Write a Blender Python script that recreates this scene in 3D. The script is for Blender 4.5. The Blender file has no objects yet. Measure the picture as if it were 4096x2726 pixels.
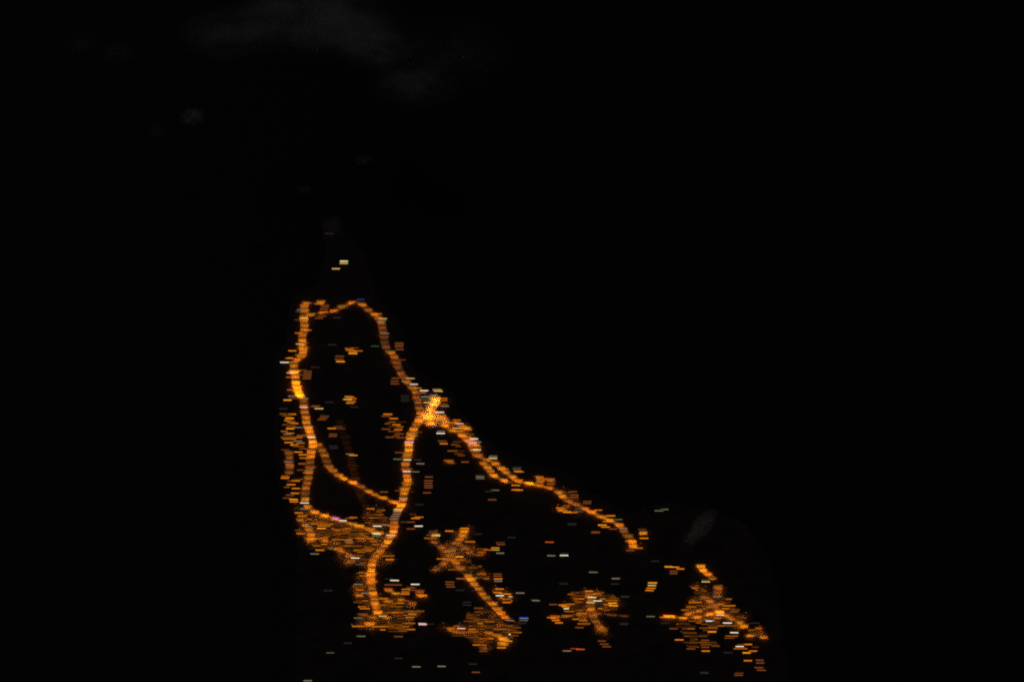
import bpy, bmesh, math, random
from mathutils import Vector, Matrix

random.seed(7)
S = bpy.context.scene
COL = S.collection
R = math.radians

# ------------------------------------------------------------------ camera, sky, moon, exposure
ELEV, DIST, FRAME = R(40), 7000.0, 3072.0
cam_d = bpy.data.cameras.new("camera")
cam = bpy.data.objects.new("camera", cam_d)
COL.objects.link(cam)
CAM = Vector((0, -DIST * math.cos(ELEV), DIST * math.sin(ELEV)))
cam.location = CAM
cam.rotation_euler = (R(90) - ELEV, 0, 0)
cam_d.sensor_width = 36
cam_d.lens = 36 * DIST / FRAME
cam_d.clip_start, cam_d.clip_end = 10, 200000
S.camera = cam
S.render.resolution_x, S.render.resolution_y = 1024, 681

MOON_EL, MOON_ROT = R(48), R(-40)
w = bpy.data.worlds.new("World")
S.world = w
w.use_nodes = True
nt = w.node_tree
bg = nt.nodes["Background"]
sky = nt.nodes.new("ShaderNodeTexSky")
sky.sky_type = 'NISHITA'
sky.sun_disc = False
sky.sun_elevation, sky.sun_rotation = MOON_EL, MOON_ROT
nt.links.new(sky.outputs[0], bg.inputs[0])
bg.inputs[1].default_value = 0.0007

moon_d = bpy.data.lights.new("moon", 'SUN')
moon_d.energy, moon_d.angle = 0.14, R(0.5)
moon_d.color = (1.0, 0.94, 0.86)
moon = bpy.data.objects.new("moon", moon_d)
COL.objects.link(moon)
md = Vector((math.sin(MOON_ROT) * math.cos(MOON_EL), math.cos(MOON_ROT) * math.cos(MOON_EL), math.sin(MOON_EL)))
moon.rotation_euler = md.to_track_quat('Z', 'Y').to_euler()
moon.location = md * 2000

S.view_settings.view_transform = 'Standard'
S.view_settings.look = 'None'
S.view_settings.exposure = 0
S.view_settings.gamma = 1
S.cycles.use_light_tree = True
S.cycles.max_bounces = 4
S.cycles.sample_clamp_indirect = 2.0
S.cycles.use_denoising = False
S.cycles.pixel_filter_type = 'BLACKMAN_HARRIS'
S.cycles.filter_width = 2.1

# ------------------------------------------------------------------ places: a map position (in survey units of the 4096-wide sheet) on the level ground
SW, SH = 4096.0, 2726.0
fw = Vector((0, math.cos(ELEV), -math.sin(ELEV)))
up = Vector((0, math.sin(ELEV), math.cos(ELEV)))
LAND = 4.0

def ground(x, y, z=LAND):
    u = (x / SW - .5) * FRAME / DIST
    v = -(y - SH / 2) / SW * FRAME / DIST
    d = fw + up * v + Vector((u, 0, 0))
    return CAM + d * ((z - CAM.z) / d.z)

def unit(x, y):                     # metres across for one sheet unit there
    return (ground(x + 10, y) - ground(x - 10, y)).length / 20

ZO = {1: (1050, 950, 900 / 2352), 2: (1050, 1500, 900 / 2352), 3: (1100, 2000, 900 / 2352), 4: (1700, 1550, 1000 / 2340),
      5: (1650, 2050, 900 / 2352), 6: (2150, 1950, 1100 / 2223), 0: (0, 0, 4096 / 2356)}
def Z(k, x, y):
    a, b, s = ZO[k]
    return (a + x * s, b + y * s)

# ------------------------------------------------------------------ materials
def new_mat(name):
    m = bpy.data.materials.new(name)
    m.use_nodes = True
    return m, m.node_tree, m.node_tree.nodes["Principled BSDF"]

def rough_mat(name, c1, c2, scale, rough=.9, bump=0, spec=.2, detail=6):
    m, t, b = new_mat(name)
    tc = t.nodes.new("ShaderNodeTexCoord")
    n = t.nodes.new("ShaderNodeTexNoise")
    n.inputs["Scale"].default_value = scale
    n.inputs["Detail"].default_value = detail
    r = t.nodes.new("ShaderNodeValToRGB")
    r.color_ramp.elements[0].position, r.color_ramp.elements[1].position = .35, .68
    r.color_ramp.elements[0].color = (*c1, 1)
    r.color_ramp.elements[1].color = (*c2, 1)
    t.links.new(tc.outputs["Object"], n.inputs["Vector"])
    t.links.new(n.outputs["Fac"], r.inputs[0])
    t.links.new(r.outputs[0], b.inputs["Base Color"])
    b.inputs["Roughness"].default_value = rough
    b.inputs["Specular IOR Level"].default_value = spec
    if bump:
        bp = t.nodes.new("ShaderNodeBump")
        bp.inputs["Strength"].default_value = .6
        bp.inputs["Distance"].default_value = bump
        t.links.new(n.outputs["Fac"], bp.inputs["Height"])
        t.links.new(bp.outputs[0], b.inputs["Normal"])
    return m

M_land = rough_mat("scrub ground", (.024, .017, .016), (.046, .033, .030), .02, bump=3)
M_sea = rough_mat("dark water", (.004, .003, .010), (.018, .013, .036), .16, rough=.5, bump=.5, spec=.06)
M_road = rough_mat("worn concrete", (.21, .19, .17), (.34, .31, .28), .11, rough=.8)
M_track = rough_mat("red earth", (.05, .035, .028), (.10, .07, .055), .06)
M_yard = rough_mat("dusty yard", (.09, .08, .065), (.17, .145, .12), .05)
M_metal = rough_mat("dark steel", (.04, .04, .045), (.07, .07, .07), .6, rough=.5)
M_wall = rough_mat("rendered wall", (.24, .21, .18), (.33, .30, .26), .3)
M_roof = rough_mat("dark tin roof", (.10, .09, .08), (.17, .15, .13), .3, rough=.7)

def glow(name, col=None, strength=1.0):
    m, t, b = new_mat(name)
    t.nodes.remove(b)
    e = t.nodes.new("ShaderNodeEmission")
    e.inputs["Strength"].default_value = strength
    if col:
        e.inputs["Color"].default_value = (*col, 1)
    else:
        oi = t.nodes.new("ShaderNodeObjectInfo")
        t.links.new(oi.outputs["Color"], e.inputs["Color"])
    t.links.new(e.outputs[0], t.nodes["Material Output"].inputs["Surface"])
    m.cycles.emission_sampling = 'NONE'
    return m
M_glow = glow("streak and lamp glow")

def lin(c):
    return tuple((v / 12.92 if v <= .04045 else ((v + .055) / 1.055) ** 2.4) for v in c)

# ------------------------------------------------------------------ helpers
def link(name, me, mat=None, parent=None):
    o = bpy.data.objects.new(name, me)
    COL.objects.link(o)
    if mat and not me.materials:
        me.materials.append(mat)
    if parent:
        o.parent = parent
    return o

def tag(o, label=None, cat=None, group=None, kind=None):
    for k, v in (("label", label), ("category", cat), ("group", group), ("kind", kind)):
        if v:
            o[k] = v

def box(bm, x0, x1, y0, y1, z0, z1, mi=0):
    v = [bm.verts.new(p) for p in ((x0, y0, z0), (x1, y0, z0), (x1, y1, z0), (x0, y1, z0),
                                   (x0, y0, z1), (x1, y0, z1), (x1, y1, z1), (x0, y1, z1))]
    for f in ((3, 2, 1, 0), (4, 5, 6, 7), (0, 1, 5, 4), (1, 2, 6, 5), (2, 3, 7, 6), (3, 0, 4, 7)):
        bm.faces.new([v[i] for i in f]).material_index = mi

def quad(bm, pts, mi=0):
    bm.faces.new([bm.verts.new(p) for p in pts]).material_index = mi

def done(bm, name):
    me = bpy.data.meshes.new(name)
    bm.to_mesh(me)
    bm.free()
    return me

ONES = "zeroth first second third fourth fifth sixth seventh eighth ninth tenth eleventh twelfth thirteenth fourteenth fifteenth sixteenth seventeenth eighteenth nineteenth".split()
TENS = "x x twenty thirty forty fifty sixty seventy eighty ninety".split()
TENTH = "x tenth twentieth thirtieth fortieth fiftieth sixtieth seventieth eightieth ninetieth".split()
def ordinal(n):
    if n < 20:
        return ONES[n]
    if n >= 100:
        return "hundred-and-" + ordinal(n - 100) if n > 100 else "hundredth"
    return TENTH[n // 10] if n % 10 == 0 else TENS[n // 10] + "-" + ONES[n % 10]

# ------------------------------------------------------------------ sea and island
bm = bmesh.new()
quad(bm, [(-40000, -9000, 0), (40000, -9000, 0), (40000, 60000, 0), (-40000, 60000, 0)])
sea = link("sea", done(bm, "sea"), M_sea)
tag(sea, "black night sea around the long pointed island", kind="structure")

coast = [(752, 508), (778, 498), (790, 535), (815, 565), (838, 590), (850, 640), (868, 685), (892, 715), (918, 745), (940, 800), (955, 850),
         (1000, 880), (1042, 900), (1052, 945), (1075, 968), (1110, 1005), (1150, 1035), (1215, 1062), (1295, 1085), (1345, 1125),
         (1400, 1155), (1450, 1185), (1490, 1168), (1545, 1158), (1640, 1172), (1715, 1205), (1760, 1270), (1785, 1350), (1798, 1440),
         (1812, 1540), (1850, 1700), (1900, 2000), (650, 2000), (675, 1700), (688, 1560), (690, 1420), (688, 1320), (692, 1270),
         (678, 1215), (655, 1150), (640, 1080), (636, 1000), (640, 920), (636, 850), (640, 815), (662, 780), (676, 700), (690, 672),
         (735, 655), (752, 610), (756, 560), (745, 530)]
pts = []
n = len(coast)
for i in range(n):
    a, b = coast[i], coast[(i + 1) % n]
    L = math.hypot(b[0] - a[0], b[1] - a[1])
    k = max(1, int(L / 7))
    for j in range(k):
        t = j / k
        q = 2.2 if L < 200 else 5
        pts.append((a[0] + (b[0] - a[0]) * t + random.uniform(-q, q), a[1] + (b[1] - a[1]) * t + random.uniform(-q, q)))
top = [ground(*Z(0, *p)) for p in pts]
cen = sum(top, Vector()) / len(top)
bm = bmesh.new()
vt = [bm.verts.new(p) for p in top]
vb = []
N = len(top)
for i in range(N):
    tg = (top[(i + 2) % N] - top[i - 2])
    nr = Vector((tg.y, -tg.x, 0)).normalized()
    if (top[i] + nr * 5 - cen).length < (top[i] - nr * 5 - cen).length and False:
        nr = -nr
    vb.append((top[i], nr))
area = sum(top[i].x * top[(i + 1) % N].y - top[(i + 1) % N].x * top[i].y for i in range(N))
sg = 1 if area > 0 else -1
vb = [bm.verts.new(Vector((p.x, p.y, -2)) + nr * sg * random.uniform(9, 16)) for p, nr in vb]
for i in range(N):
    bm.faces.new((vt[i], vt[(i + 1) % N], vb[(i + 1) % N], vb[i]))
f = bm.faces.new(vt)
bmesh.ops.triangulate(bm, faces=[f])
bmesh.ops.recalc_face_normals(bm, faces=bm.faces[:])
land = link("land", done(bm, "land"), M_land)
tag(land, "dark brown pointed island with a low shore", kind="structure")

# ------------------------------------------------------------------ roads
# name, phrase, frame, level of the lamps (1 = as bright as the photograph goes), points (x, y[, level])
ROADS = [
 ("shore_road", "the long shore road", [(1, 440, 695, .34), (1, 435, 760, .42), (1, 432, 850, .55), (1, 440, 930, .42), (1, 436, 980, .5), (1, 415, 1030, .4),
   (1, 418, 1090, .4), (1, 420, 1140, .42), (1, 425, 1180, .42), (1, 400, 1250, .48), (1, 350, 1280, .5), (1, 335, 1320, .5), (1, 330, 1360, .95),
   (1, 330, 1420, .8), (2, 340, 0, .62), (2, 345, 60, .8), (2, 352, 110, .95), (2, 375, 165, 1.15), (2, 400, 215, .9), (2, 430, 260, .3), (2, 440, 330, .38),
   (2, 448, 400, .32), (2, 455, 450, .38), (2, 465, 520, .45), (2, 495, 590, .6), (2, 510, 640, .5), (2, 525, 690, .75), (2, 515, 760, .5),
   (2, 505, 830, .36), (2, 500, 900, .32), (2, 498, 960, .3), (2, 480, 1040, .34), (2, 475, 1100, .26), (2, 455, 1160, .3), (2, 445, 1250, .33), (2, 443, 1330, .36)]),
 ("entry_road", "the town entry road", [(2, 460, 1352, .4), (2, 495, 1385, .5), (2, 540, 1425, .7), (2, 640, 1460, .55), (2, 720, 1482, .6), (2, 800, 1510, .5),
   (3, 740, 222, .42), (3, 820, 250, .5), (3, 920, 272, .5), (3, 980, 300, .55), (3, 1040, 326, .6), (3, 1110, 340, .6), (3, 1185, 345, .6)]),
 ("spur_road", "the short spur road", [(1, 425, 686, .6), (1, 480, 681, .7), (1, 560, 690, .8), (1, 600, 688, .7), (1, 612, 668, .45), (1, 632, 648, .4)]),
 ("loop_road", "the headland loop road", [(1, 485, 815, .32), (1, 520, 796, .5), (1, 600, 785, .5), (1, 680, 775, .5), (1, 740, 766, .45), (1, 800, 740, .36), (1, 860, 705, .34),
   (1, 910, 681, .4), (1, 970, 668, .6), (1, 1020, 680, .5), (1, 1060, 712, .35), (1, 1100, 750, .3), (1, 1150, 790, .4), (1, 1192, 815, .4), (1, 1215, 850, .5),
   (1, 1245, 900, .2), (1, 1258, 960, .17), (1, 1272, 1040, .16), (1, 1280, 1110, .17), (1, 1295, 1160, .2), (1, 1350, 1205, .34), (1, 1388, 1270, .27),
   (1, 1410, 1330, .25), (1, 1440, 1390, .28), (1, 1465, 1440, .32), (2, 1470, 10, .34), (2, 1510, 65, .32), (2, 1565, 125, .3), (2, 1605, 180, .26), (2, 1615, 240, .22),
   (2, 1632, 310, .22), (2, 1650, 370, .3), (2, 1655, 410, .4)]),
 ("central_road", "the winding central road", [(2, 1640, 450, 1.0), (2, 1618, 500, .5), (2, 1590, 550, .55), (2, 1560, 600, .48), (2, 1545, 650, .55), (2, 1535, 705, .7),
   (2, 1530, 750, .6), (2, 1525, 800, .36), (2, 1512, 850, .42), (2, 1498, 910, .42), (2, 1495, 960, .36), (2, 1505, 1020, .4), (2, 1512, 1068, .8), (2, 1515, 1110, .33),
   (2, 1500, 1165, .45), (2, 1478, 1225, .45), (2, 1470, 1290, .45), (2, 1452, 1338, .95), (2, 1445, 1375, .75), (3, 1290, 105, .12), (3, 1270, 160, .12),
   (3, 1250, 225, .3), (3, 1245, 290, .5), (3, 1238, 330, .5), (3, 1212, 372, .5), (3, 1180, 420, .5), (3, 1132, 485, .42), (3, 1090, 540, .42), (3, 1042, 590, .6),
   (3, 1015, 640, .48), (3, 1010, 690, .6), (3, 1003, 745, .85), (3, 1003, 790, .6), (3, 1006, 850, .5), (3, 1010, 900, .4), (3, 1025, 955, .6), (3, 1035, 1010, .4),
   (3, 1045, 1060, .5), (3, 1055, 1120, .35), (3, 1070, 1172, .5), (3, 1055, 1192, .45)]),
 ("link_road", "the slanting link road", [(2, 572, 705, .34), (2, 595, 740, .3), (2, 632, 800, .28), (2, 660, 870, .3), (2, 690, 940, .32), (2, 730, 990, .34), (2, 790, 1040, .5),
   (2, 860, 1080, .52), (2, 930, 1110, .48), (2, 1000, 1145, .55), (2, 1060, 1180, .5), (2, 1130, 1220, .48), (2, 1210, 1262, .6), (2, 1300, 1292, .6), (2, 1380, 1326, .65), (2, 1420, 1338, .7)]),
 ("brown_lane", "the faint brown lane", [(2, 800, 470, .03), (2, 825, 540, .06), (2, 850, 610, .045), (2, 872, 690, .05), (2, 890, 760, .05), (2, 910, 830, .035), (2, 930, 900, .045),
   (2, 950, 970, .055), (2, 965, 1040, .06), (2, 985, 1105, .08)]),
 ("brown_track", "the brown track", [(2, 1000, 1185, .055), (2, 1030, 1265, .05), (2, 1065, 1340, .06), (2, 1105, 1420, .075)]),
 ("waterside_street", "the waterside street", [(2, 275, 785, .28), (2, 282, 840, .2), (2, 282, 900, .2), (2, 282, 960, .22), (2, 285, 1030, .2)]),
 ("coast_road", "the descending coast road", [(4, 170, 330, .5), (4, 240, 390, .45), (4, 310, 412, .5), (4, 360, 462, .6), (4, 415, 505, .5), (4, 450, 565, .55), (4, 485, 630, .7),
   (4, 560, 668, .45), (4, 630, 688, .34), (4, 690, 735, .34), (4, 740, 775, .55), (4, 800, 815, .5), (4, 850, 855, .4), (4, 900, 884, .6), (4, 960, 888, .8), (4, 1030, 903, .65), (4, 1100, 922, .6),
   (4, 1180, 938, .7), (4, 1235, 962, .45), (4, 1285, 1010, .36), (4, 1330, 1052, .5), (4, 1400, 1084, .55), (4, 1470, 1115, .6), (4, 1540, 1150, .6), (4, 1600, 1180, .6),
   (4, 1665, 1212, .55), (4, 1735, 1242, .55), (4, 1795, 1265, .55), (4, 1835, 1300, .32), (4, 1862, 1340, .3), (4, 1895, 1382, .34), (4, 1930, 1425, .5), (4, 1945, 1465, .5), (4, 1945, 1500, .5)]),
 ("inner_branch_road", "the inner coastal branch", [(4, 520, 690, .4), (4, 560, 715, .34), (4, 600, 765, .4), (4, 640, 812, .6), (4, 700, 848, .65), (4, 750, 868, .45), (4, 790, 892, .36)]),
 ("turning_loop", "the hooked turning loop", [(4, 1040, 822, .36), (4, 1075, 843, .4), (4, 1082, 866, .3), (4, 1065, 890, .4)]),
 ("hooked_drive", "the hooked seaside drive", [(4, 1125, 846, .5), (4, 1165, 856, .3), (4, 1185, 880, .26), (4, 1178, 906, .3)]),
 ("straight_road", "the straight diagonal road", [(5, 560, 630, .48), (5, 605, 690, .45), (5, 650, 748, .4), (5, 695, 795, .34), (5, 745, 855, .32), (5, 795, 912, .36), (5, 842, 955, .55),
   (5, 872, 990, .42), (5, 925, 1050, .5), (5, 965, 1085, .45), (5, 1005, 1120, .3)]),
 ("chevron_yard", "the chevron-shaped yard", [(3, 1535, 930, .4), (3, 1508, 968, .42), (3, 1550, 1006, .42)]),
 ("bowl_yard", "the bowl-shaped yard", [(3, 1170, 910, .4), (3, 1195, 940, .42), (3, 1240, 965, .5), (3, 1275, 978, .4)]),
 ("lower_yard", "the lower yard", [(3, 1000, 1265, .4), (3, 985, 1330, .6)]),
 ("corner_yard", "the small corner yard", [(3, 870, 962, .45), (3, 885, 1003, .36)]),
 ("slanted_yard", "the slanted yard inside the coast road", [(2, 1935, 880, .5), (2, 1965, 905, .55), (2, 1995, 930, .55)]),
 ("funnel_yard", "the bright harbour funnel", [(2, 1805, 228, 1.05), (2, 1812, 260, 1.05), (2, 1795, 310, .9), (2, 1765, 345, 1.0), (2, 1745, 385, .9), (2, 1740, 425, .6)]),
 ("harbour_street", "the bright harbour street", [(2, 1690, 448, .95), (2, 1750, 440, .75), (2, 1820, 425, .7), (2, 1880, 440, .6), (2, 1920, 478, .5), (2, 1965, 505, .4)]),
 ("lower_harbour_street", "the lower harbour street", [(2, 1715, 485, .55), (2, 1780, 505, .65), (2, 1850, 515, .5)]),
 ("thin_lane", "the thin wavy lane", [(5, 1440, 1077, .5), (5, 1500, 1082, .4), (5, 1600, 1080, .3), (5, 1700, 1060, .25), (5, 1820, 1048, .2), (5, 1950, 1051, .2), (5, 2100, 1066, .12), (5, 2270, 1079, .1)]),
 ("wavy_lane", "the bright wavy lane", [(6, 1030, 1043, .6), (6, 1080, 1036, .75), (6, 1170, 1050, .8), (6, 1250, 1050, .7), (6, 1330, 1036, .5), (6, 1420, 1010, .55), (6, 1490, 1000, .8)]),
 ("slipway", "the slanted slipway", [(6, 1315, 615, .5), (6, 1330, 655, .5), (6, 1360, 680, .5), (6, 1395, 712, .45), (6, 1432, 740, .45)]),
 ("shore_yard", "the far shore yard", [(4, 2048, 1335, .5), (4, 2040, 1375, .55)]),
 ("quay_lane", "the lane by the far shore", [(6, 1690, 1195, .5), (6, 1745, 1192, .6), (6, 1800, 1172, .4)]),
 ("star_avenue", "the star avenue", [(5, 205, 285, .2), (5, 270, 335, .22), (5, 340, 390, .22), (5, 410, 465, .26), (5, 470, 540, .3), (5, 525, 605, .4)]),
 ("star_street", "the star cross street", [(5, 545, 172, .45), (5, 510, 250, .32), (5, 450, 320, .26), (5, 400, 420, .24), (5, 330, 520, .2), (5, 215, 605, .3)]),
 ("star_lane", "the star side lane", [(5, 735, 432, .36), (5, 640, 440, .22), (5, 560, 380, .24), (5, 520, 330, .24)]),
 ("far_street", "the far-shore street", [(6, 1330, 870, .34), (6, 1400, 915, .3), (6, 1450, 985, .36), (6, 1560, 1050, .34), (6, 1650, 1090, .36), (6, 1670, 1135, .32)]),
 ("far_lane", "the far-shore cross lane", [(6, 1180, 1025, .4), (6, 1280, 1000, .3), (6, 1380, 960, .26), (6, 1500, 930, .3)]),
 ("far_byway", "the far-shore byway", [(6, 1465, 785, .12), (6, 1455, 830, .26), (6, 1440, 880, .26)]),
 ("town_street", "the big town street", [(3, 330, 400, .3), (3, 480, 405, .36), (3, 620, 450, .24), (3, 800, 440, .36), (3, 960, 410, .3), (3, 1080, 430, .26)]),
 ("town_lane", "the big town lane", [(3, 250, 180, .3), (3, 320, 260, .22), (3, 365, 320, .32), (3, 380, 440, .34)]),
 ("town_byway", "the big town byway", [(3, 670, 515, .42), (3, 760, 560, .24), (3, 800, 620, .22), (3, 780, 670, .36)]),
 ("lower_street", "the lower town street", [(3, 880, 1180, .26), (3, 1100, 1230, .3), (3, 1300, 1200, .22), (3, 1480, 1180, .26)]),
 ("lower_lane", "the lower town lane", [(3, 1150, 1060, .24), (3, 1280, 1030, .3), (3, 1430, 1060, .28), (3, 1420, 1120, .22)]),
 ("round_street", "the round village street", [(5, 390, 1195, .34), (5, 480, 1250, .3), (5, 640, 1240, .24), (5, 800, 1250, .26), (5, 940, 1310, .55), (5, 960, 1390, .5)]),
 ("thin_byway", "the thin lane's byway", [(5, 1840, 830, .2), (5, 1860, 900, .22), (5, 1870, 1000, .26), (5, 1900, 1110, .2), (5, 1980, 1215, .4)]),
 ("terrace_road", "the upper coastal terrace", [(2, 2010, 480, .4), (2, 2090, 525, .5), (2, 2150, 575, .4)]),
 ("lower_terrace_road", "the lower coastal terrace", [(2, 2170, 640, .4), (2, 2215, 690, .5), (2, 2240, 750, .55)]),
 ("quay_end", "the quay on the far shore", [(6, 1815, 1190, .5), (6, 1840, 1218, .5)]),
]
HALF_W, HALF_H = 16.3, 3.2  # wider sideways: the smear of the lamp glow is put into the ribbon
SPACING = 17.4

def catmull(p, step=4.0):
    out = []
    for i in range(len(p) - 1):
        p0, p1, p2, p3 = p[max(0, i - 1)], p[i], p[i + 1], p[min(len(p) - 1, i + 2)]
        L = math.hypot(p2[0] - p1[0], p2[1] - p1[1])
        k = max(2, int(L / step))
        for j in range(k):
            t = j / k
            q = []
            for c in (0, 1):
                q.append(.5 * (2 * p1[c] + (p2[c] - p0[c]) * t + (2 * p0[c] - 5 * p1[c] + 4 * p2[c] - p3[c]) * t * t + (-p0[c] + 3 * p1[c] - 3 * p2[c] + p3[c]) * t ** 3))
            out.append((q[0], q[1], p1[2] + (p2[2] - p1[2]) * t))
    out.append(p[-1])
    return out

roads = []          # (name, phrase, dense points)
def build_road(idx, name, phrase, raw):
    ctrl = [(*Z(k, x, y), b * min(1.9, .5 + 1.6 * b)) for k, x, y, b in raw]
    d = catmull(ctrl)
    roads.append((name, phrase, d))
    z = LAND + .06 + .02 * idx
    bm = bmesh.new()
    rows = []
    m = len(d)
    for i in range(m):
        a, b = d[max(0, i - 2)], d[min(m - 1, i + 2)]
        dx, dy = b[0] - a[0], b[1] - a[1]
        L = math.hypot(dx, dy) or 1
        nx, ny = dy / L, -dx / L
        h = math.sqrt((HALF_W * nx) ** 2 + (HALF_H * ny) ** 2) or 1
        ox, oy = HALF_W ** 2 * nx / h, HALF_H ** 2 * ny / h
        rows.append((bm.verts.new(ground(d[i][0] - ox, d[i][1] - oy, z)), bm.verts.new(ground(d[i][0] + ox, d[i][1] + oy, z))))
    for i in range(m - 1):
        bm.faces.new((rows[i][0], rows[i][1], rows[i + 1][1], rows[i + 1][0]))
    bmesh.ops.recalc_face_normals(bm, faces=bm.faces[:])
    if bm.faces[0].normal.z < 0:
        bmesh.ops.reverse_faces(bm, faces=bm.faces[:])
    o = link(name, done(bm, name), M_track if name.startswith('brown') else M_road)
    tag(o, ("dim red earth surface of " if name.startswith("brown") else "sodium-lit concrete surface of ") + phrase, kind="structure")
for i, (nm, ph, raw) in enumerate(ROADS):
    build_road(i, nm, ph, raw)

bm = bmesh.new()
fc = [Z(2, *p) for p in ((1735, 215), (1872, 215), (1862, 285), (1825, 330), (1812, 385), (1905, 400), (1960, 470), (2015, 512), (1880, 532), (1700, 528), (1640, 470), (1585, 452), (1600, 432), (1690, 405), (1712, 335), (1760, 275))]
f = bm.faces.new([bm.verts.new(ground(x, y, LAND + .04)) for x, y in fc])
bmesh.ops.triangulate(bm, faces=[f])
bmesh.ops.recalc_face_normals(bm, faces=bm.faces[:])
o = link("pavement", done(bm, "pavement"), M_road)
tag(o, "bright lit concrete forecourt at the harbour junction", kind="structure")

# ------------------------------------------------------------------ street lamps: made-up beam on posts, the tube's length is the streak of a smeared lamp
LAMP_H = 6.0
bm = bmesh.new()
for s in (-1, 1):
    box(bm, s * 12.4 - .2, s * 12.4 + .2, -.2, .2, 0, LAMP_H - .45)
    box(bm, s * 12.4 - .5, s * 12.4 + .5, -.5, .5, -.1, .25)
box(bm, -12.6, 12.6, -.35, .35, LAMP_H - .45, LAMP_H)
lamp_frame = done(bm, "lamp_frame")
bm = bmesh.new()
for k in range(6):
    x = -12.2 + k * 4.1
    box(bm, x, x + 4.0, -.75, .75, LAMP_H + .003, LAMP_H + .9)
bmesh.ops.bevel(bm, geom=bm.edges[:], offset=.12, segments=1, affect='EDGES')
streak_tube = done(bm, "streak_tube")
lamp_frame.materials.append(M_metal)
streak_tube.materials.append(M_glow)
AMBER = (1.0, .265, .003)
AMBER_DIM = (1.0, .24, .014)
def mix(a, b, t):
    return tuple(a[i] + (b[i] - a[i]) * t for i in range(3))

def lamp(name, x, y, col, light_e=0, light_col=None, sx=1.0, span=0):
    o = link(name, lamp_frame)
    o.location = ground(x, y) 
    o.scale = (sx * unit(x, y) * 33 / 25.0, 1, 1)
    o.rotation_euler = (0, 0, R(random.uniform(-3.0, 1.0)))
    t = link("streak_tube", streak_tube, parent=o)
    t.color = (*col, 1)
    if light_e > 0:
        ld = bpy.data.lights.new("lamp_light", 'AREA')
        ld.shape = 'RECTANGLE'
        ld.size, ld.size_y = 24, 2.6
        ld.energy = light_e
        ld.color = light_col
        ld.spread = R(180)
        l = bpy.data.objects.new("lamp_light", ld)
        COL.objects.link(l)
        l.parent = o
        l.location = (0, 0, LAMP_H - .5)
    return o

road_lamps = []
for name, phrase, d in roads:
    acc, need, n_on = 0, SPACING * .3, 0
    for i in range(1, len(d)):
        dx, dy = d[i][0] - d[i - 1][0], d[i][1] - d[i - 1][1]
        acc += math.hypot(dx * .33, dy)
        if acc >= need:
            step, acc = acc, 0
            need = SPACING * random.uniform(.75, 1.3)
            n_on += 1
            x, y, b = d[i]
            steep = abs(dy) / (math.hypot(dx, dy) or 1)
            road_lamps.append((name, phrase, n_on, x, y, b * random.choice((.45, .65, .85, 1, 1, 1.2, 1.6)), steep))

for name, phrase, n_on, x, y, b, steep in road_lamps:
    c = mix(AMBER_DIM, AMBER, min(1, b / .25))
    m = unit(x, y)
    run = SPACING * m / .62                     # ground metres of road this lamp serves
    e = .72 * math.pi * b / .26 * 25 * run
    tube = tuple(v * b * random.choice((.8, 1.0, 1.3, 1.7)) for v in c)
    o = lamp("street_lamp", x + random.uniform(-3.5, 3.5), y + 4, tube, e, c, sx=random.choice((.88, .95, 1, 1, 1.08, 1.2, 1.4)))
    tint = "bright amber" if b > .6 else "amber" if b > .2 else "dim brown"
    tag(o, f"{tint} street lamp spanning {phrase}, {ordinal(n_on)} from its upper end", "street lamp", "street lamps along " + phrase)

# ------------------------------------------------------------------ smeared lights of the towns, their streaks built as glazed bands and strips
PAL = {'O': (1.0, .60, .06), 'o': (.86, .46, .06), 'd': (.46, .24, .09), 'W': (1.0, .93, .84), 'w': (.74, .64, .52), 'x': (.30, .28, .26), 'y': (.93, .76, .40),
       'Y': (1.0, .93, .66), 'g': (.56, .60, .42), 'c': (.58, .76, .78), 'V': (.95, .75, 1.0), 'v': (.36, .30, .58), 'p': (.66, .30, .92), 'b': (.24, .16, .70),
       'B': (.10, .16, 1.0), 'r': (.66, .22, .08), 'R': (.86, .36, .10), 'G': (.18, .58, .24), 'L': (.62, .76, .2), 'q': (.50, .44, .34), 'P': (.95, .74, .70)}
NAME = {'O': "bright amber", 'o': "orange", 'd': "dim brown", 'W': "bright white", 'w': "soft white", 'x': "faint grey", 'y': "pale yellow", 'Y': "brilliant cream",
        'g': "greenish white", 'c': "pale blue", 'V': "lilac", 'v': "dim violet", 'p': "purple", 'b': "indigo", 'B': "vivid blue", 'r': "dull red", 'R': "red-orange",
        'G': "green", 'L': "lime", 'q': "beige", 'P': "pinkish"}
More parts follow.
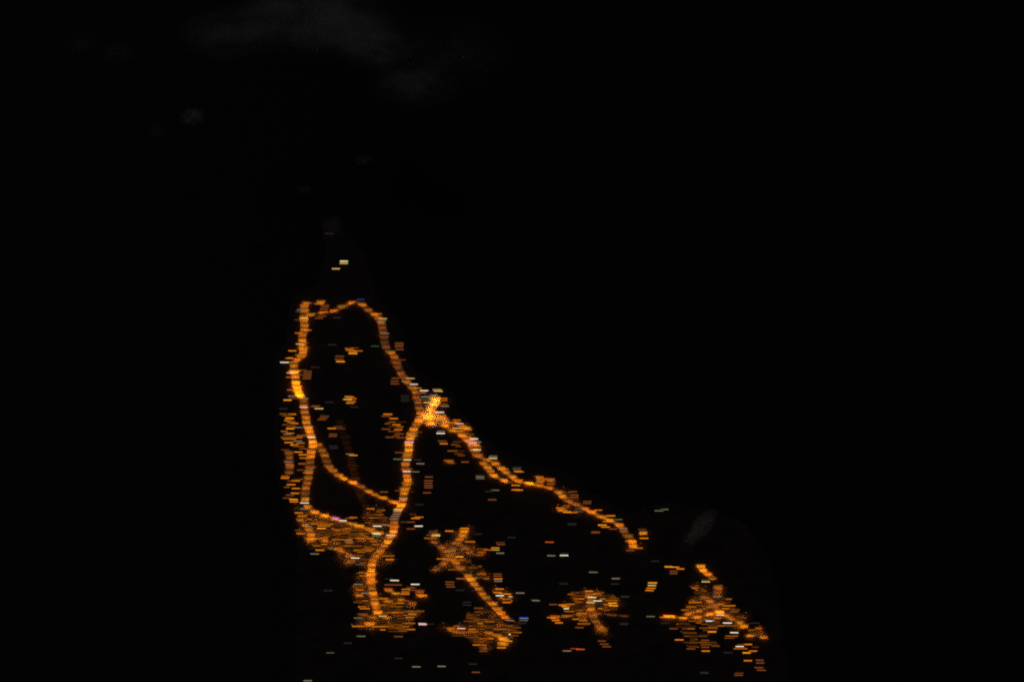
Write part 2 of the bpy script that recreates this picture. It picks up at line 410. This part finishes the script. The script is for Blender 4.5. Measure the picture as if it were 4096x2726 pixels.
ACC = {
 1: "853 243 Y,853 254 Y,850 266 y,768 322 y,1025 648 v,1025 660 v,1258 852 y,1252 866 g,1250 880 g,1205 803 o,1280 1006 w,1428 1100 d,1432 1118 d,1426 1137 d,1434 1166 d,"
    "1178 1140 G,908 1158 o,965 1158 d,918 1172 o,944 1190 o,1005 1190 o,946 1208 O,808 1238 d,800 1268 d,815 1292 O,230 1300 W,320 1307 o,285 1268 o,312 1180 o,550 1352 x,"
    "470 973 o,405 760 w,395 1118 y,440 1104 d,435 850 y,382 866 d,390 780 d,380 1003 o,1458 1283 d,1405 1352 d,1545 1477 y,1582 1538 W,1495 1510 w,1390 1467 d,1382 1497 d,1385 1525 d,"
    "780 835 x,590 840 d,620 818 d,730 1117 x,650 705 d,655 722 d,640 745 d,590 700 o,300 1418 P,290 1465 o,472 1395 d,472 1412 d,470 1430 d,466 1450 d,462 1470 d,415 1390 d,420 1440 d",
 2: "300 160 o,310 215 w,262 257 O,320 240 d,437 250 w,432 343 P,218 348 x,590 345 y,560 320 d,540 335 d,310 405 o,255 420 d,285 447 O,270 470 o,300 485 o,330 500 o,250 515 d,300 530 d,"
    "290 555 O,370 552 w,480 550 w,510 655 W,260 610 g,265 632 d,290 612 o,370 685 w,275 700 o,335 725 O,400 715 o,430 765 d,375 800 o,420 828 o,430 872 o,240 785 d,"
    "270 912 w,285 942 o,240 1055 o,235 1072 o,480 1003 w,470 1025 o,345 1100 o,300 1112 d,300 1140 o,350 1180 o,340 1230 o,290 1250 d,325 1295 O,330 1318 o,440 1340 W,435 1403 w,"
    "380 1435 o,420 1455 o,700 280 x,960 330 x,640 440 d,620 460 d,650 425 d,725 553 o,790 545 d,820 565 d,740 615 d,735 635 d,740 740 x,745 760 x,950 843 O,915 830 w,900 222 o,920 234 o,895 246 d,890 258 y,940 252 o,930 272 o,900 270 d,915 288 o,"
    "1490 215 x,1490 240 x,1490 265 x,1690 157 W,1825 148 y,1838 163 y,1790 178 b,1700 223 c,1790 205 g,1735 262 g,1725 282 y,1905 320 w,1895 302 d,1890 268 o,1890 248 o,1740 325 w,1820 330 v,1855 383 W,"
    "1620 140 o,1665 195 d,1680 262 d,1862 603 W,1868 590 w,1810 545 v,2060 512 P,2030 475 o,2150 570 o,2085 535 o,1980 500 o,2030 560 y,2060 590 o,2210 670 W,2245 703 c,2195 717 V,2140 650 o,2150 685 w,2240 785 Y,"
    "2170 615 d,1580 640 w,1630 600 d,1535 703 V,1515 890 Y,1410 873 g,1430 805 d,1510 1012 W,1600 1005 g,1620 882 x,1650 920 w,1475 1295 w,1430 1213 d,1270 1217 d,1410 1410 y,1385 1482 w,1545 1225 x,"
    "770 1497 p,840 1525 W,1130 1400 o,1880 686 d,1895 712 o,2012 722 d,2275 1060 q,2275 1078 q,1310 405 o,1372 450 o,1290 425 d,1290 560 d,1400 515 o,1420 565 o,1330 645 d,1430 610 d,1440 650 d,"
    "1740 1060 d,1735 1100 d,1735 1125 d,1735 1150 d,1735 1172 d,1720 1225 d,1640 1350 x",
 3: "1070 265 W,1170 265 w,1502 265 W,1050 347 y,1065 358 Y,1055 369 g,1210 370 W,1290 102 y,1280 122 y,1270 152 w,1252 177 w,1240 200 w,770 437 w,352 280 w,840 608 W,415 555 w,470 517 o,400 508 x,600 510 g,"
    "890 665 q,485 290 O,410 405 o,510 400 o,665 505 o,660 522 o,780 185 d,820 185 o,1000 95 o,1470 185 o,1420 225 d,1420 295 d,1680 367 y,1630 370 d,1650 320 d,1655 335 d,1250 832 W,1190 826 x,1465 873 W,870 873 w,"
    "555 940 x,945 975 w,915 1110 o,1128 1215 y,870 1225 g,845 1297 W,1545 1293 P,1620 1297 x,900 1415 g,1200 615 o,1420 910 d,1440 935 d,1370 935 o,1365 955 o,1360 975 o,1190 880 d,1280 880 d,1410 1220 o,1410 1240 d,1290 1420 d",
 5: "245 235 y,185 237 d,385 187 o,545 168 O,540 187 o,400 405 w,490 455 O,295 487 o,790 393 R,868 393 L,865 363 o,917 417 w,920 310 d,925 327 d,1035 255 x,685 220 x,1430 312 R,1450 443 w,1585 440 W,1590 428 x,1890 616 g,1890 627 g,"
    "2125 682 w,2115 740 x,1580 738 x,715 657 W,505 685 o,505 695 d,890 637 d,890 658 d,895 687 o,895 710 w,910 793 o,880 815 d,890 830 o,915 860 W,1000 870 y,980 845 o,960 885 o,985 900 o,1000 918 o,985 932 o,950 850 o,"
    "1125 833 w,1290 912 w,1875 888 Y,1840 885 o,1935 925 W,1860 943 y,1625 997 Y,1600 985 O,1570 960 o,1650 960 o,2090 940 O,2100 966 O,2040 965 o,1845 815 o,1930 845 o,1700 832 d,1470 955 d,1160 1096 B,1165 1108 c,1160 1121 w,1150 1138 x,1145 1152 x,"
    "690 993 d,690 1035 o,510 1203 P,105 1162 P,1050 1265 Y,1020 1130 w,1615 1437 w,1695 1424 r,1755 1431 R,2210 1163 x,2215 877 x,390 720 d,390 745 d,400 770 d,570 930 x,570 960 x,1000 1110 x,1910 205 d,1665 120 x,"
    "1490 1100 o,1450 1100 o,1500 1120 o,1530 1145 o,1745 1195 d,660 820 x,500 805 x,70 50 o,950 1310 O,965 1330 O,1000 1345 O,930 1365 O,935 1385 o,930 1405 o,740 1405 d,745 1425 d,740 1442 d",
 4: "640 637 g,635 655 y,640 675 g,860 745 q,858 758 q,862 768 q,870 780 o,885 792 o,515 830 q,518 845 g,520 857 q,655 955 g,600 968 x,630 1045 d,2190 1147 g,2240 1134 g,1600 1352 d,2050 1405 o,1380 1275 x,"
    "740 765 o,850 952 o,880 962 O,850 910 o,1270 1125 o,1320 1105 d,1290 1145 O,1330 1160 O,1390 1172 o,1440 1138 q,1440 1155 q,1520 1062 d,1515 1080 d,1700 1258 o,1660 1282 O,1690 1300 o,1760 1318 d,1740 1195 o,1620 1150 o,1385 970 d,1400 1000 d,1400 1022 d,"
    "1920 1520 d,2000 1505 o,1910 1440 o,2030 1330 d,1810 1238 g,1855 1320 w",
 6: "952 590 x,915 1036 g,1030 1092 x,1360 742 q,1360 755 y,930 765 O,925 785 y,918 808 o,905 826 o,1060 635 O,1110 645 O,1155 652 o,1100 672 d,1100 690 d,1395 1072 W,1535 1088 W,1590 1166 W,1635 1278 W,1450 883 w,1475 1033 P,"
    "1350 1495 x,1700 1393 o,1690 1330 O,1740 1322 o,1700 1262 o,1645 1270 d,1145 1225 o,1240 1298 d,1355 1228 d,1410 1160 O,1355 1265 d,1355 1285 d,1360 1315 o,1425 1262 d,1440 1275 d,1690 1100 x,710 880 x,700 1098 x,1795 1390 d,1800 1412 d,1790 1450 d,1810 1470 d,"
    "1630 1495 d,1625 1510 d,1020 1050 o,1540 1330 x,1760 1090 x,1100 1135 d,1340 1130 d,520 1235 d,540 1260 d,560 1280 d",
 0: "760 1500 q,800 1478 x,917 1513 x,958 1532 w,1016 1531 w,1088 1526 x,1095 1545 d,708 1564 w,758 537 x,1620 1547 x,1230 1380 x",
}
BLOBS = [
 (2, "the waterside hamlet", .42, .62, "215 400,360 395,400 470,430 560,470 640,480 700,440 760,380 800,330 790,330 700,230 700,215 620,230 560,215 480"),
 (2, "the waterside street", .36, .52, "195 770,330 790,400 860,440 800,450 1180,400 1190,395 1250,395 1320,270 1330,250 1150,195 1070,240 900"),
 (3, "the big waterside town", .40, .92, "205 70,330 60,440 140,560 170,760 240,960 290,1100 350,1200 370,1130 470,1040 580,960 690,820 695,740 690,660 600,640 530,480 500,330 460,310 400,240 330,230 200"),
 (3, "the fork of the brown track", .24, .85, "900 180,1000 60,1140 70,1145 200,1200 240,1130 330,1020 300,950 220"),
 (3, "the upper bend", .2, .5, "1290 120,1430 130,1490 185,1330 240,1480 270,1290 320"),
 (3, "the upper bend", .25, .8, "1120 520,1240 550,1180 600,1270 615,1130 690,1060 680,1060 600"),
 (3, "the lower town", .32, .85, "860 760,960 730,990 950,1000 1150,870 1120,850 1030,810 980,830 890"),
 (3, "the lower town", .33, .85, "1090 1000,1440 1040,1460 1130,1540 1170,1440 1250,1430 1360,1250 1370,1050 1350,900 1360,830 1290,880 1180,1060 1190,1090 1100"),
 (5, "the star-shaped village", .36, .9, "160 180,260 180,300 330,380 300,420 190,600 160,580 280,660 300,650 350,740 370,755 440,640 450,560 560,740 550,740 570,700 610,820 680,700 700,560 640,430 600,250 620,160 620,270 560,320 480,260 380,190 290"),
 (5, "the rounded southern village", .33, .9, "580 1070,760 980,880 1060,960 1150,1080 1180,1125 1240,1060 1290,1040 1350,970 1415,880 1410,800 1440,690 1430,690 1390,600 1350,580 1300,460 1290,360 1230,320 1190,480 1180,590 1150"),
 (5, "the thin lane's village", .32, .78, "1660 830,1780 810,2090 840,2110 900,2170 940,2170 970,2110 1020,1920 1040,1950 1150,2060 1200,2030 1280,1920 1270,1890 1150,1840 1100,1840 1180,1740 1170,1720 1080,1600 1010,1520 960,1700 940,1660 900"),
 (5, "the oval estate", .36, .8, "840 790,960 790,1050 860,1050 935,920 935,870 870"),
 (6, "the far-shore village", .40, .92, "1200 780,1300 790,1380 840,1410 840,1420 780,1500 780,1500 880,1570 900,1560 950,1630 1000,1690 1040,1700 1130,1640 1150,1640 1200,1500 1110,1420 1130,1330 1100,1260 1080,1170 1040,1200 960,1270 880,1280 830"),
 (6, "the far village's loose end", .2, .5, "1110 1080,1260 1090,1440 1130,1640 1180,1780 1260,1780 1330,1660 1330,1620 1260,1480 1260,1400 1320,1320 1330,1200 1300,1110 1220,1200 1180"),
 (6, "the quay on the far shore", .5, .9, "1720 1130,1790 1130,1840 1170,1875 1225,1800 1220,1740 1190,1650 1200,1700 1180"),
 (2, "the harbour quarter", .75, .9, "1590 430,1700 395,1900 395,1990 480,2050 540,1960 560,1880 530,1700 525"),
 (2, "the harbour quarter", .55, .7, "1670 170,1760 190,1870 200,1920 240,1930 300,1860 380,1900 400,1690 400,1690 300,1660 250"),
 (2, "the dim inland hamlet", .2, .55, "1220 400,1400 450,1570 480,1570 560,1480 650,1380 660,1290 640,1260 560,1240 460"),
 (2, "the dim slope", .14, .6, "1830 670,2050 690,2150 780,2210 850,2290 940,2200 940,2080 890,1900 780"),
 (2, "the crowded coast road", .62, .95, "1990 480,2150 540,2200 580,2130 620,2260 680,2290 740,2290 830,2180 800,2150 700,2060 640,1960 560"),
 (4, "the coast road's bulge", .24, .9, "1290 960,1380 980,1440 1030,1430 1060,1340 1050"),
 (4, "the bright roadside stop", .5, .8, "1225 1120,1300 1095,1350 1110,1360 1140,1430 1172,1240 1168"),
 (4, "the coast road's far end", .45, .7, "1890 1440,2000 1440,2040 1512,1890 1518"),
 (1, "the long shore road", .33, .6, "280 1160,420 1150,380 1290,200 1310,300 1240"),
 (1, "the long shore road", .25, .5, "345 740,480 760,500 1010,440 1160,340 1150,380 1000"),
]

def inside(x, y, poly):
    c = False
    j = len(poly) - 1
    for i in range(len(poly)):
        a, b = poly[i], poly[j]
        if (a[1] > y) != (b[1] > y) and x < (b[0] - a[0]) * (y - a[1]) / (b[1] - a[1]) + a[0]:
            c = not c
        j = i
    return c

cells = {}
def near_road(x, y, mx, my):
    for gx in range(int(x // 60) - 1, int(x // 60) + 2):
        for gy in range(int(y // 60) - 1, int(y // 60) + 2):
            for px, py in cells.get((gx, gy), ()):
                if abs(px - x) < mx and abs(py - y) < my:
                    return True
    return False
for nm, ph, d in roads:
    for x, y, b in d:
        cells.setdefault((int(x // 60), int(y // 60)), []).append((x, y))

placed = {}
def collides(x, y, hw, hh):
    for gx in range(int(x // 60) - 1, int(x // 60) + 2):
        for gy in range(int(y // 60) - 1, int(y // 60) + 2):
            for px, py, pw in placed.get((gx, gy), ()):
                if abs(px - x) < hw + pw and abs(py - y) < hh:
                    return True
    return False
def mark(x, y, hw):
    placed.setdefault((int(x // 60), int(y // 60)), []).append((x, y, hw))

LANDMARKS = [(ph, [(x, y) for x, y, b in d]) for nm, ph, d in roads]
polys = []
for k, zone, lev, fill, txt in BLOBS:
    poly = [Z(k, *map(float, p.split())) for p in txt.split(',')]
    polys.append((zone, poly))
def zone_of(x, y):
    for zone, poly in polys:
        if inside(x, y, poly):
            return zone
    best = (1e9, "")
    for ph, pp in LANDMARKS:
        for p in pp[::3]:
            dd = math.hypot(p[0] - x, p[1] - y)
            if dd < best[0]:
                best = (dd, ph)
    for zone, poly in polys:
        for p in poly:
            dd = math.hypot(p[0] - x, p[1] - y)
            if dd < best[0]:
                best = (dd, zone)
    return best[1]

houses, strips = [], []        # (x, y, width, colour, key)
for k, txt in ACC.items():
    for it in txt.split(','):
        a = it.split()
        if len(a) < 3:
            continue
        x, y = Z(k, float(a[0]), float(a[1]))
        col = tuple((1.5 if a[2] in 'WYVPp' else .42 if a[2] in 'xvb' else .66 if a[2] in 'wgqcBG' else 1.4) * v for v in lin(PAL[a[2]]))
        wd = 33 * random.uniform(.94, 1.08)
        if near_road(x, y, 30, 5) or a[2] in 'GBbpVvLrR':
            strips.append((x, y, wd, col, a[2]))
            mark(x, y, wd / 2)
        elif not collides(x, y, wd / 2 - 1, 5.2):
            houses.append((x, y, wd, col, a[2], 9))
            mark(x, y, wd / 2)
        else:
            strips.append((x, y, wd, col, a[2]))
fillers = []
for (k, zone, lev, fill, txt), (_, poly) in zip(BLOBS, polys):
    ys = [p[1] for p in poly]
    xs = [p[0] for p in poly]
    y = min(ys) + 2
    while y < max(ys):
        x = min(xs) - random.uniform(0, 40)
        rowlev = random.uniform(.6, 1.4)
        while x < max(xs):
            wd = random.choice((33, 33, 40, 52, 28, 22)) * random.uniform(.95, 1.08)
            xx, yy = x + wd / 2, y + random.uniform(-.9, .9)
            wob = math.sin(xx * .052 + yy * .091 + 1) + math.sin(xx * .031 - yy * .117) + math.sin(xx * .013 + yy * .16 + 2.5) * .8
            if inside(xx, yy, poly) and random.random() < fill * (1.0 if wob > -.9 else .35) and not near_road(xx, yy, 15 + wd / 2, 6) and not collides(xx, yy, wd / 2, 5.0):
                b = lev * rowlev * max(.35, 1 + .42 * wob) * random.choice((.45, .65, .8, 1, 1, 1.2, 1.6)) 
                c = mix(AMBER_DIM, AMBER, min(1, b / .3))
                if random.random() < .02:
                    c = (1, .75, .5)
                fillers.append((xx, yy, wd, tuple(1.25 * b * v for v in c), zone, b))
                mark(xx, yy, wd / 2)
            x += wd * random.uniform(1.02, 1.12)
        y += random.uniform(5.9, 6.6)
print("accent houses", len(houses), "strips", len(strips), "fillers", len(fillers))

# ------------------------------------------------------------------ a long low house: wall, roof, one long glazed window that takes the streak shape of a smeared light
HL, HD, HH = 25.0, 4.2, 3.5
bm = bmesh.new()
box(bm, -HL / 2, HL / 2, 0, HD, -.3, HH)
wall_me = done(bm, "wall")
bm = bmesh.new()
a, b2, e, r = HL / 2 + .35, HD + .35, HH + .01, HH + .85
pv = [bm.verts.new(p) for p in ((-a, -.1, e), (a, -.1, e), (a, b2, e), (-a, b2, e), (-a, HD / 2, r), (a, HD / 2, r))]
for f in ((3, 2, 1, 0), (0, 1, 5, 4), (2, 3, 4, 5), (1, 2, 5), (3, 0, 4)):
    bm.faces.new([pv[i] for i in f])
roof_me = done(bm, "roof")
def streak_window_quads(bm, ox=0, oy=0, oz=0, s=1, mi=0, n=6):
    p = HL / n
    for k in range(n):
        x0 = -HL / 2 + k * p + .12
        x1 = x0 + p - .24
        quad(bm, [(ox + x0 * s, oy - .06, oz + .15), (ox + x1 * s, oy - .06, oz + .15), (ox + x1 * s, oy - .06, oz + HH - .05), (ox + x0 * s, oy - .06, oz + HH - .05)], mi)
bm = bmesh.new()
streak_window_quads(bm)
win_me = done(bm, "streak_window")
wall_me.materials.append(M_wall)
roof_me.materials.append(M_roof)
win_me.materials.append(M_glow)

def house(x, y, wd, col, nm):
    o = bpy.data.objects.new("house", None)
    COL.objects.link(o)
    o.location = ground(x, y + 2.5)
    o.scale = (wd * unit(x, y) / HL, 1, .78 if nm not in ("bright amber", "orange", "dull orange", "dim brown") else 1)
    o.rotation_euler = (0, 0, R(random.uniform(-2.0, .6)))
    link("wall", wall_me, parent=o)
    link("roof", roof_me, parent=o)
    t = link("streak_window", win_me, parent=o)
    t.color = (*col, 1)
    return o

def tone(c):
    return "bright amber" if c > .6 else "orange" if c > .32 else "dull orange" if c > .16 else "dim brown"

fillers.sort(key=lambda t: -t[5])
room = max(0, 300 - len(houses))
single = [(x, y, wd, c, tone(b), z) for x, y, wd, c, z, b in fillers[:room]]
single += [(x, y, wd, c, NAME[k], zone_of(x, y)) for x, y, wd, c, k, _ in houses]
single.sort(key=lambda t: (t[1], t[0]))
count = {}
total = {}
for t in single:
    total[(t[4], t[5])] = total.get((t[4], t[5]), 0) + 1
for x, y, wd, c, nm, zone in single:
    k = (nm, zone)
    count[k] = count.get(k, 0) + 1
    o = house(x, y, wd, c, nm)
    lab = f"long {nm} light-streak house by {zone}"
    if total[k] > 1:
        lab += f", {ordinal(count[k])} from the headland"
    tag(o, lab, "house", "light-streak houses by " + zone)

# the rest of the light-streak houses, one mass
rest = fillers[room:]
LEV = [.05, .1, .17, .26, .4, .6]
bm = bmesh.new()
for x, y, wd, c, z, b in rest:
    p = ground(x, y + 2.5)
    s = wd * unit(x, y) / HL
    L = HL * s / 2
    box(bm, p.x - L, p.x + L, p.y, p.y + HD, p.z - .3, p.z + HH, 0)
    pv = [bm.verts.new((p.x + q[0] * (L + .35), p.y + q[1], p.z + q[2])) for q in ((-1, -.1, e), (1, -.1, e), (1, b2, e), (-1, b2, e), (-1, HD / 2, r), (1, HD / 2, r))]
    for f in ((3, 2, 1, 0), (0, 1, 5, 4), (2, 3, 4, 5), (1, 2, 5), (3, 0, 4)):
        bm.faces.new([pv[i] for i in f]).material_index = 1
    lv = min(range(len(LEV)), key=lambda i: abs(LEV[i] - b))
    streak_window_quads(bm, p.x, p.y, p.z, s, 2 + lv)
me = done(bm, "streak_house_rows")
me.materials.append(M_wall)
me.materials.append(M_roof)
for l in LEV:
    me.materials.append(glow("streak and lamp glow %.2f" % l, tuple(1.25 * l * v for v in mix(AMBER_DIM, AMBER, min(1, l / .3)))))
o = link("streak_house_rows", me)
tag(o, "dimmer orange light-streak house rows packed through the towns", "houses", kind="stuff")

# coloured and white smeared lights, each streak shaped as a made-up strip on posts
strips.sort(key=lambda t: t[1])
count, total = {}, {}
sk = [(NAME[k], zone_of(x, y)) for x, y, wd, c, k in strips]
for k in sk:
    total[k] = total.get(k, 0) + 1
for (x, y, wd, c, k), key in zip(strips, sk):
    count[key] = count.get(key, 0) + 1
    o = lamp("streak_light", x, y + 4, c, sx=wd / 33)
    lab = f"{key[0]} light streak on added posts by {key[1]}"
    if total[key] > 1:
        lab += f", {ordinal(count[key])} from the headland"
    tag(o, lab, "light streak", "smeared lights by " + key[1])

# ------------------------------------------------------------------ unseen tall masts, added to raise the glow on town roofs and yards
MAST_H = 15.0
bm = bmesh.new()
bmesh.ops.create_cone(bm, cap_ends=True, segments=8, radius1=.32, radius2=.16, depth=MAST_H, matrix=Matrix.Translation((0, 0, MAST_H / 2)))
box(bm, -.7, .7, -.7, .7, -.2, .3)
mast_me = done(bm, "mast")
mast_me.materials.append(M_metal)
bm = bmesh.new()
box(bm, -1.1, 1.1, -.5, .5, MAST_H + .003, MAST_H + .45)
bmesh.ops.bevel(bm, geom=bm.edges[:], offset=.12, segments=1, affect='EDGES')
head_me = done(bm, "fill_head")
head_me.materials.append(M_glow)
masts = []
for (k, zone, lev, fill, txt), (_, poly) in zip(BLOBS, polys):
    if fill < .68:
        continue
    xs, ys = [p[0] for p in poly], [p[1] for p in poly]
    mine = []
    for _try in range(500):
        x, y = random.uniform(min(xs), max(xs)), random.uniform(min(ys), max(ys))
        if inside(x, y, poly) and all(abs(x - q[0]) / 58 + abs(y - q[1]) / 27 > 1 for q in mine):
            mine.append((x, y))
    mine.sort(key=lambda t: t[1])
    for i, (x, y) in enumerate(mine):
        masts.append((x, y, zone, lev * random.uniform(.6, 1.4)))
for a_, b_, e_ in ((1800, 245, 2.6), (1830, 268, 2.2), (1785, 300, 2.6), (1755, 345, 2.6), (1745, 390, 2.2), (1680, 430, 2.0), (1800, 440, 1.5), (1880, 470, 1.1), (1770, 500, 1.2)):
    masts.append((*Z(2, a_, b_), "the harbour forecourt", e_))  # more added masts, to brighten the forecourt
masts.sort(key=lambda t: t[1])
count = {}
print("masts", len(masts))
for x, y, zone, b in masts:
    count[zone] = count.get(zone, 0) + 1
    o = link("fill_mast", mast_me)
    o.location = ground(x, y)
    t = link("fill_head", head_me, parent=o)
    t.color = (.5, .15, .01, 1)
    ld = bpy.data.lights.new("lamp_light", 'SPOT')
    ld.shadow_soft_size = .6
    ld.spot_size, ld.spot_blend = R(118), .35
    ld.energy = 19000 * b
    ld.color = (1, .38, .06) if zone == "the harbour forecourt" else (1, .26, .010)
    l = bpy.data.objects.new("lamp_light", ld)
    COL.objects.link(l)
    l.parent = o
    l.location = (0, 0, MAST_H - .1)
    tag(o, f"amber added fill mast over {zone}, {ordinal(count[zone])} from the headland", "added fill mast", "added fill masts over " + zone)

# ------------------------------------------------------------------ yards: bare ground of the dense towns
for i, ((k, zone, lev, fill, txt), (_, poly)) in enumerate(zip(BLOBS, polys)):
    if fill < .75:
        continue
    bm = bmesh.new()
    f = bm.faces.new([bm.verts.new(ground(x, y, LAND + .02 + .001 * i)) for x, y in poly])
    bmesh.ops.triangulate(bm, faces=[f])
    bmesh.ops.recalc_face_normals(bm, faces=bm.faces[:])
    o = link("ground", done(bm, "yard"), M_yard)
    tag(o, "dusty bare ground between houses of " + zone, kind="structure")

# ------------------------------------------------------------------ clouds, lit by the moon only
def cloud(x, y, rx, ry, alt, tau, label, rot=0):
    c = ground(*Z(0, x, y), alt)
    m = unit(*Z(0, x, y)) * SW / 2356
    sx, sy, sz = rx * m, ry * m / .7, min(rx, ry) * m * .55
    bm = bmesh.new()
    bmesh.ops.create_icosphere(bm, subdivisions=3, radius=1)
    o = link("cloud", done(bm, "cloud"))
    o.location = c
    o.scale = (sx, sy, sz)
    o.rotation_euler = (0, 0, R(rot))
    mt = bpy.data.materials.new("cloud vapour")
    mt.use_nodes = True
    t = mt.node_tree
    t.nodes.clear()
    out = t.nodes.new("ShaderNodeOutputMaterial")
    v = t.nodes.new("ShaderNodeVolumePrincipled")
    v.inputs["Color"].default_value = (.95, .91, .92, 1)
    v.inputs["Anisotropy"].default_value = 0
    tc = t.nodes.new("ShaderNodeTexCoord")
    ln = t.nodes.new("ShaderNodeVectorMath"); ln.operation = 'LENGTH'
    no = t.nodes.new("ShaderNodeTexNoise")
    no.inputs["Scale"].default_value = 2.3
    no.inputs["Detail"].default_value = 5
    ad = t.nodes.new("ShaderNodeVectorMath"); ad.operation = 'ADD'
    ad.inputs[1].default_value = (x * .37, y * .51, x * .13)
    mr = t.nodes.new("ShaderNodeMapRange")
    mr.interpolation_type = 'SMOOTHSTEP'
    for a_, v_ in ((1, .15), (2, 1.0), (3, 1.0), (4, 0.0)):
        mr.inputs[a_].default_value = v_
    mr2 = t.nodes.new("ShaderNodeMapRange")
    for a_, v_ in ((1, .36), (2, .68), (3, 0.0), (4, 1.0)):
        mr2.inputs[a_].default_value = v_
    mu = t.nodes.new("ShaderNodeMath"); mu.operation = 'MULTIPLY'
    mu2 = t.nodes.new("ShaderNodeMath"); mu2.operation = 'MULTIPLY'
    mu2.inputs[1].default_value = tau / (sz * 1.1)
    L = t.links.new
    L(tc.outputs["Object"], ln.inputs[0]); L(ln.outputs["Value"], mr.inputs[0])
    L(tc.outputs["Object"], ad.inputs[0]); L(ad.outputs[0], no.inputs["Vector"]); L(no.outputs["Fac"], mr2.inputs[0])
    L(mr.outputs[0], mu.inputs[0]); L(mr2.outputs[0], mu.inputs[1]); L(mu.outputs[0], mu2.inputs[0])
    L(mu2.outputs[0], v.inputs["Density"]); L(v.outputs[0], out.inputs["Volume"])
    o.data.materials.append(mt)
    tag(o, label, "cloud", "moonlit clouds over the sea and island")

cloud(530, 78, 135, 80, 420, .45, "broad faint bluish cloud at one end of the big cloud bank")
cloud(725, 45, 220, 105, 430, 1.0, "largest and palest grey cloud, middle of the big cloud bank", -8)
cloud(850, 105, 130, 62, 420, .9, "grey cloud on the lower edge of the bank beside the largest cloud", -20)
cloud(950, 195, 120, 60, 410, .5, "dim cloud trailing off the big bank towards the open sea", -15)
cloud(1040, 120, 170, 110, 420, .16, "barely visible wide cloud beyond the big cloud bank")
cloud(443, 268, 34, 26, 350, 1.0, "small round pale puff alone below the big cloud bank")
cloud(360, 303, 28, 22, 340, .18, "tiny dim violet puff beside the small pale puff")
cloud(835, 368, 28, 18, 330, .35, "tiny grey puff between the big bank and the headland tip")
cloud(700, 438, 24, 18, 320, .25, "tiny faint puff off the headland tip")
cloud(185, 98, 50, 34, 380, .14, "faint far cloud at the outer corner of the sea")
cloud(272, 122, 50, 34, 380, .18, "faint far cloud between the outer corner and the big bank")
cloud(765, 520, 34, 32, 200, .25, "thin brownish mist patch over the headland tip")
cloud(1612, 1213, 27, 56, 220, 1.6, "slanting pale wisp over the dark far peninsula", -32)
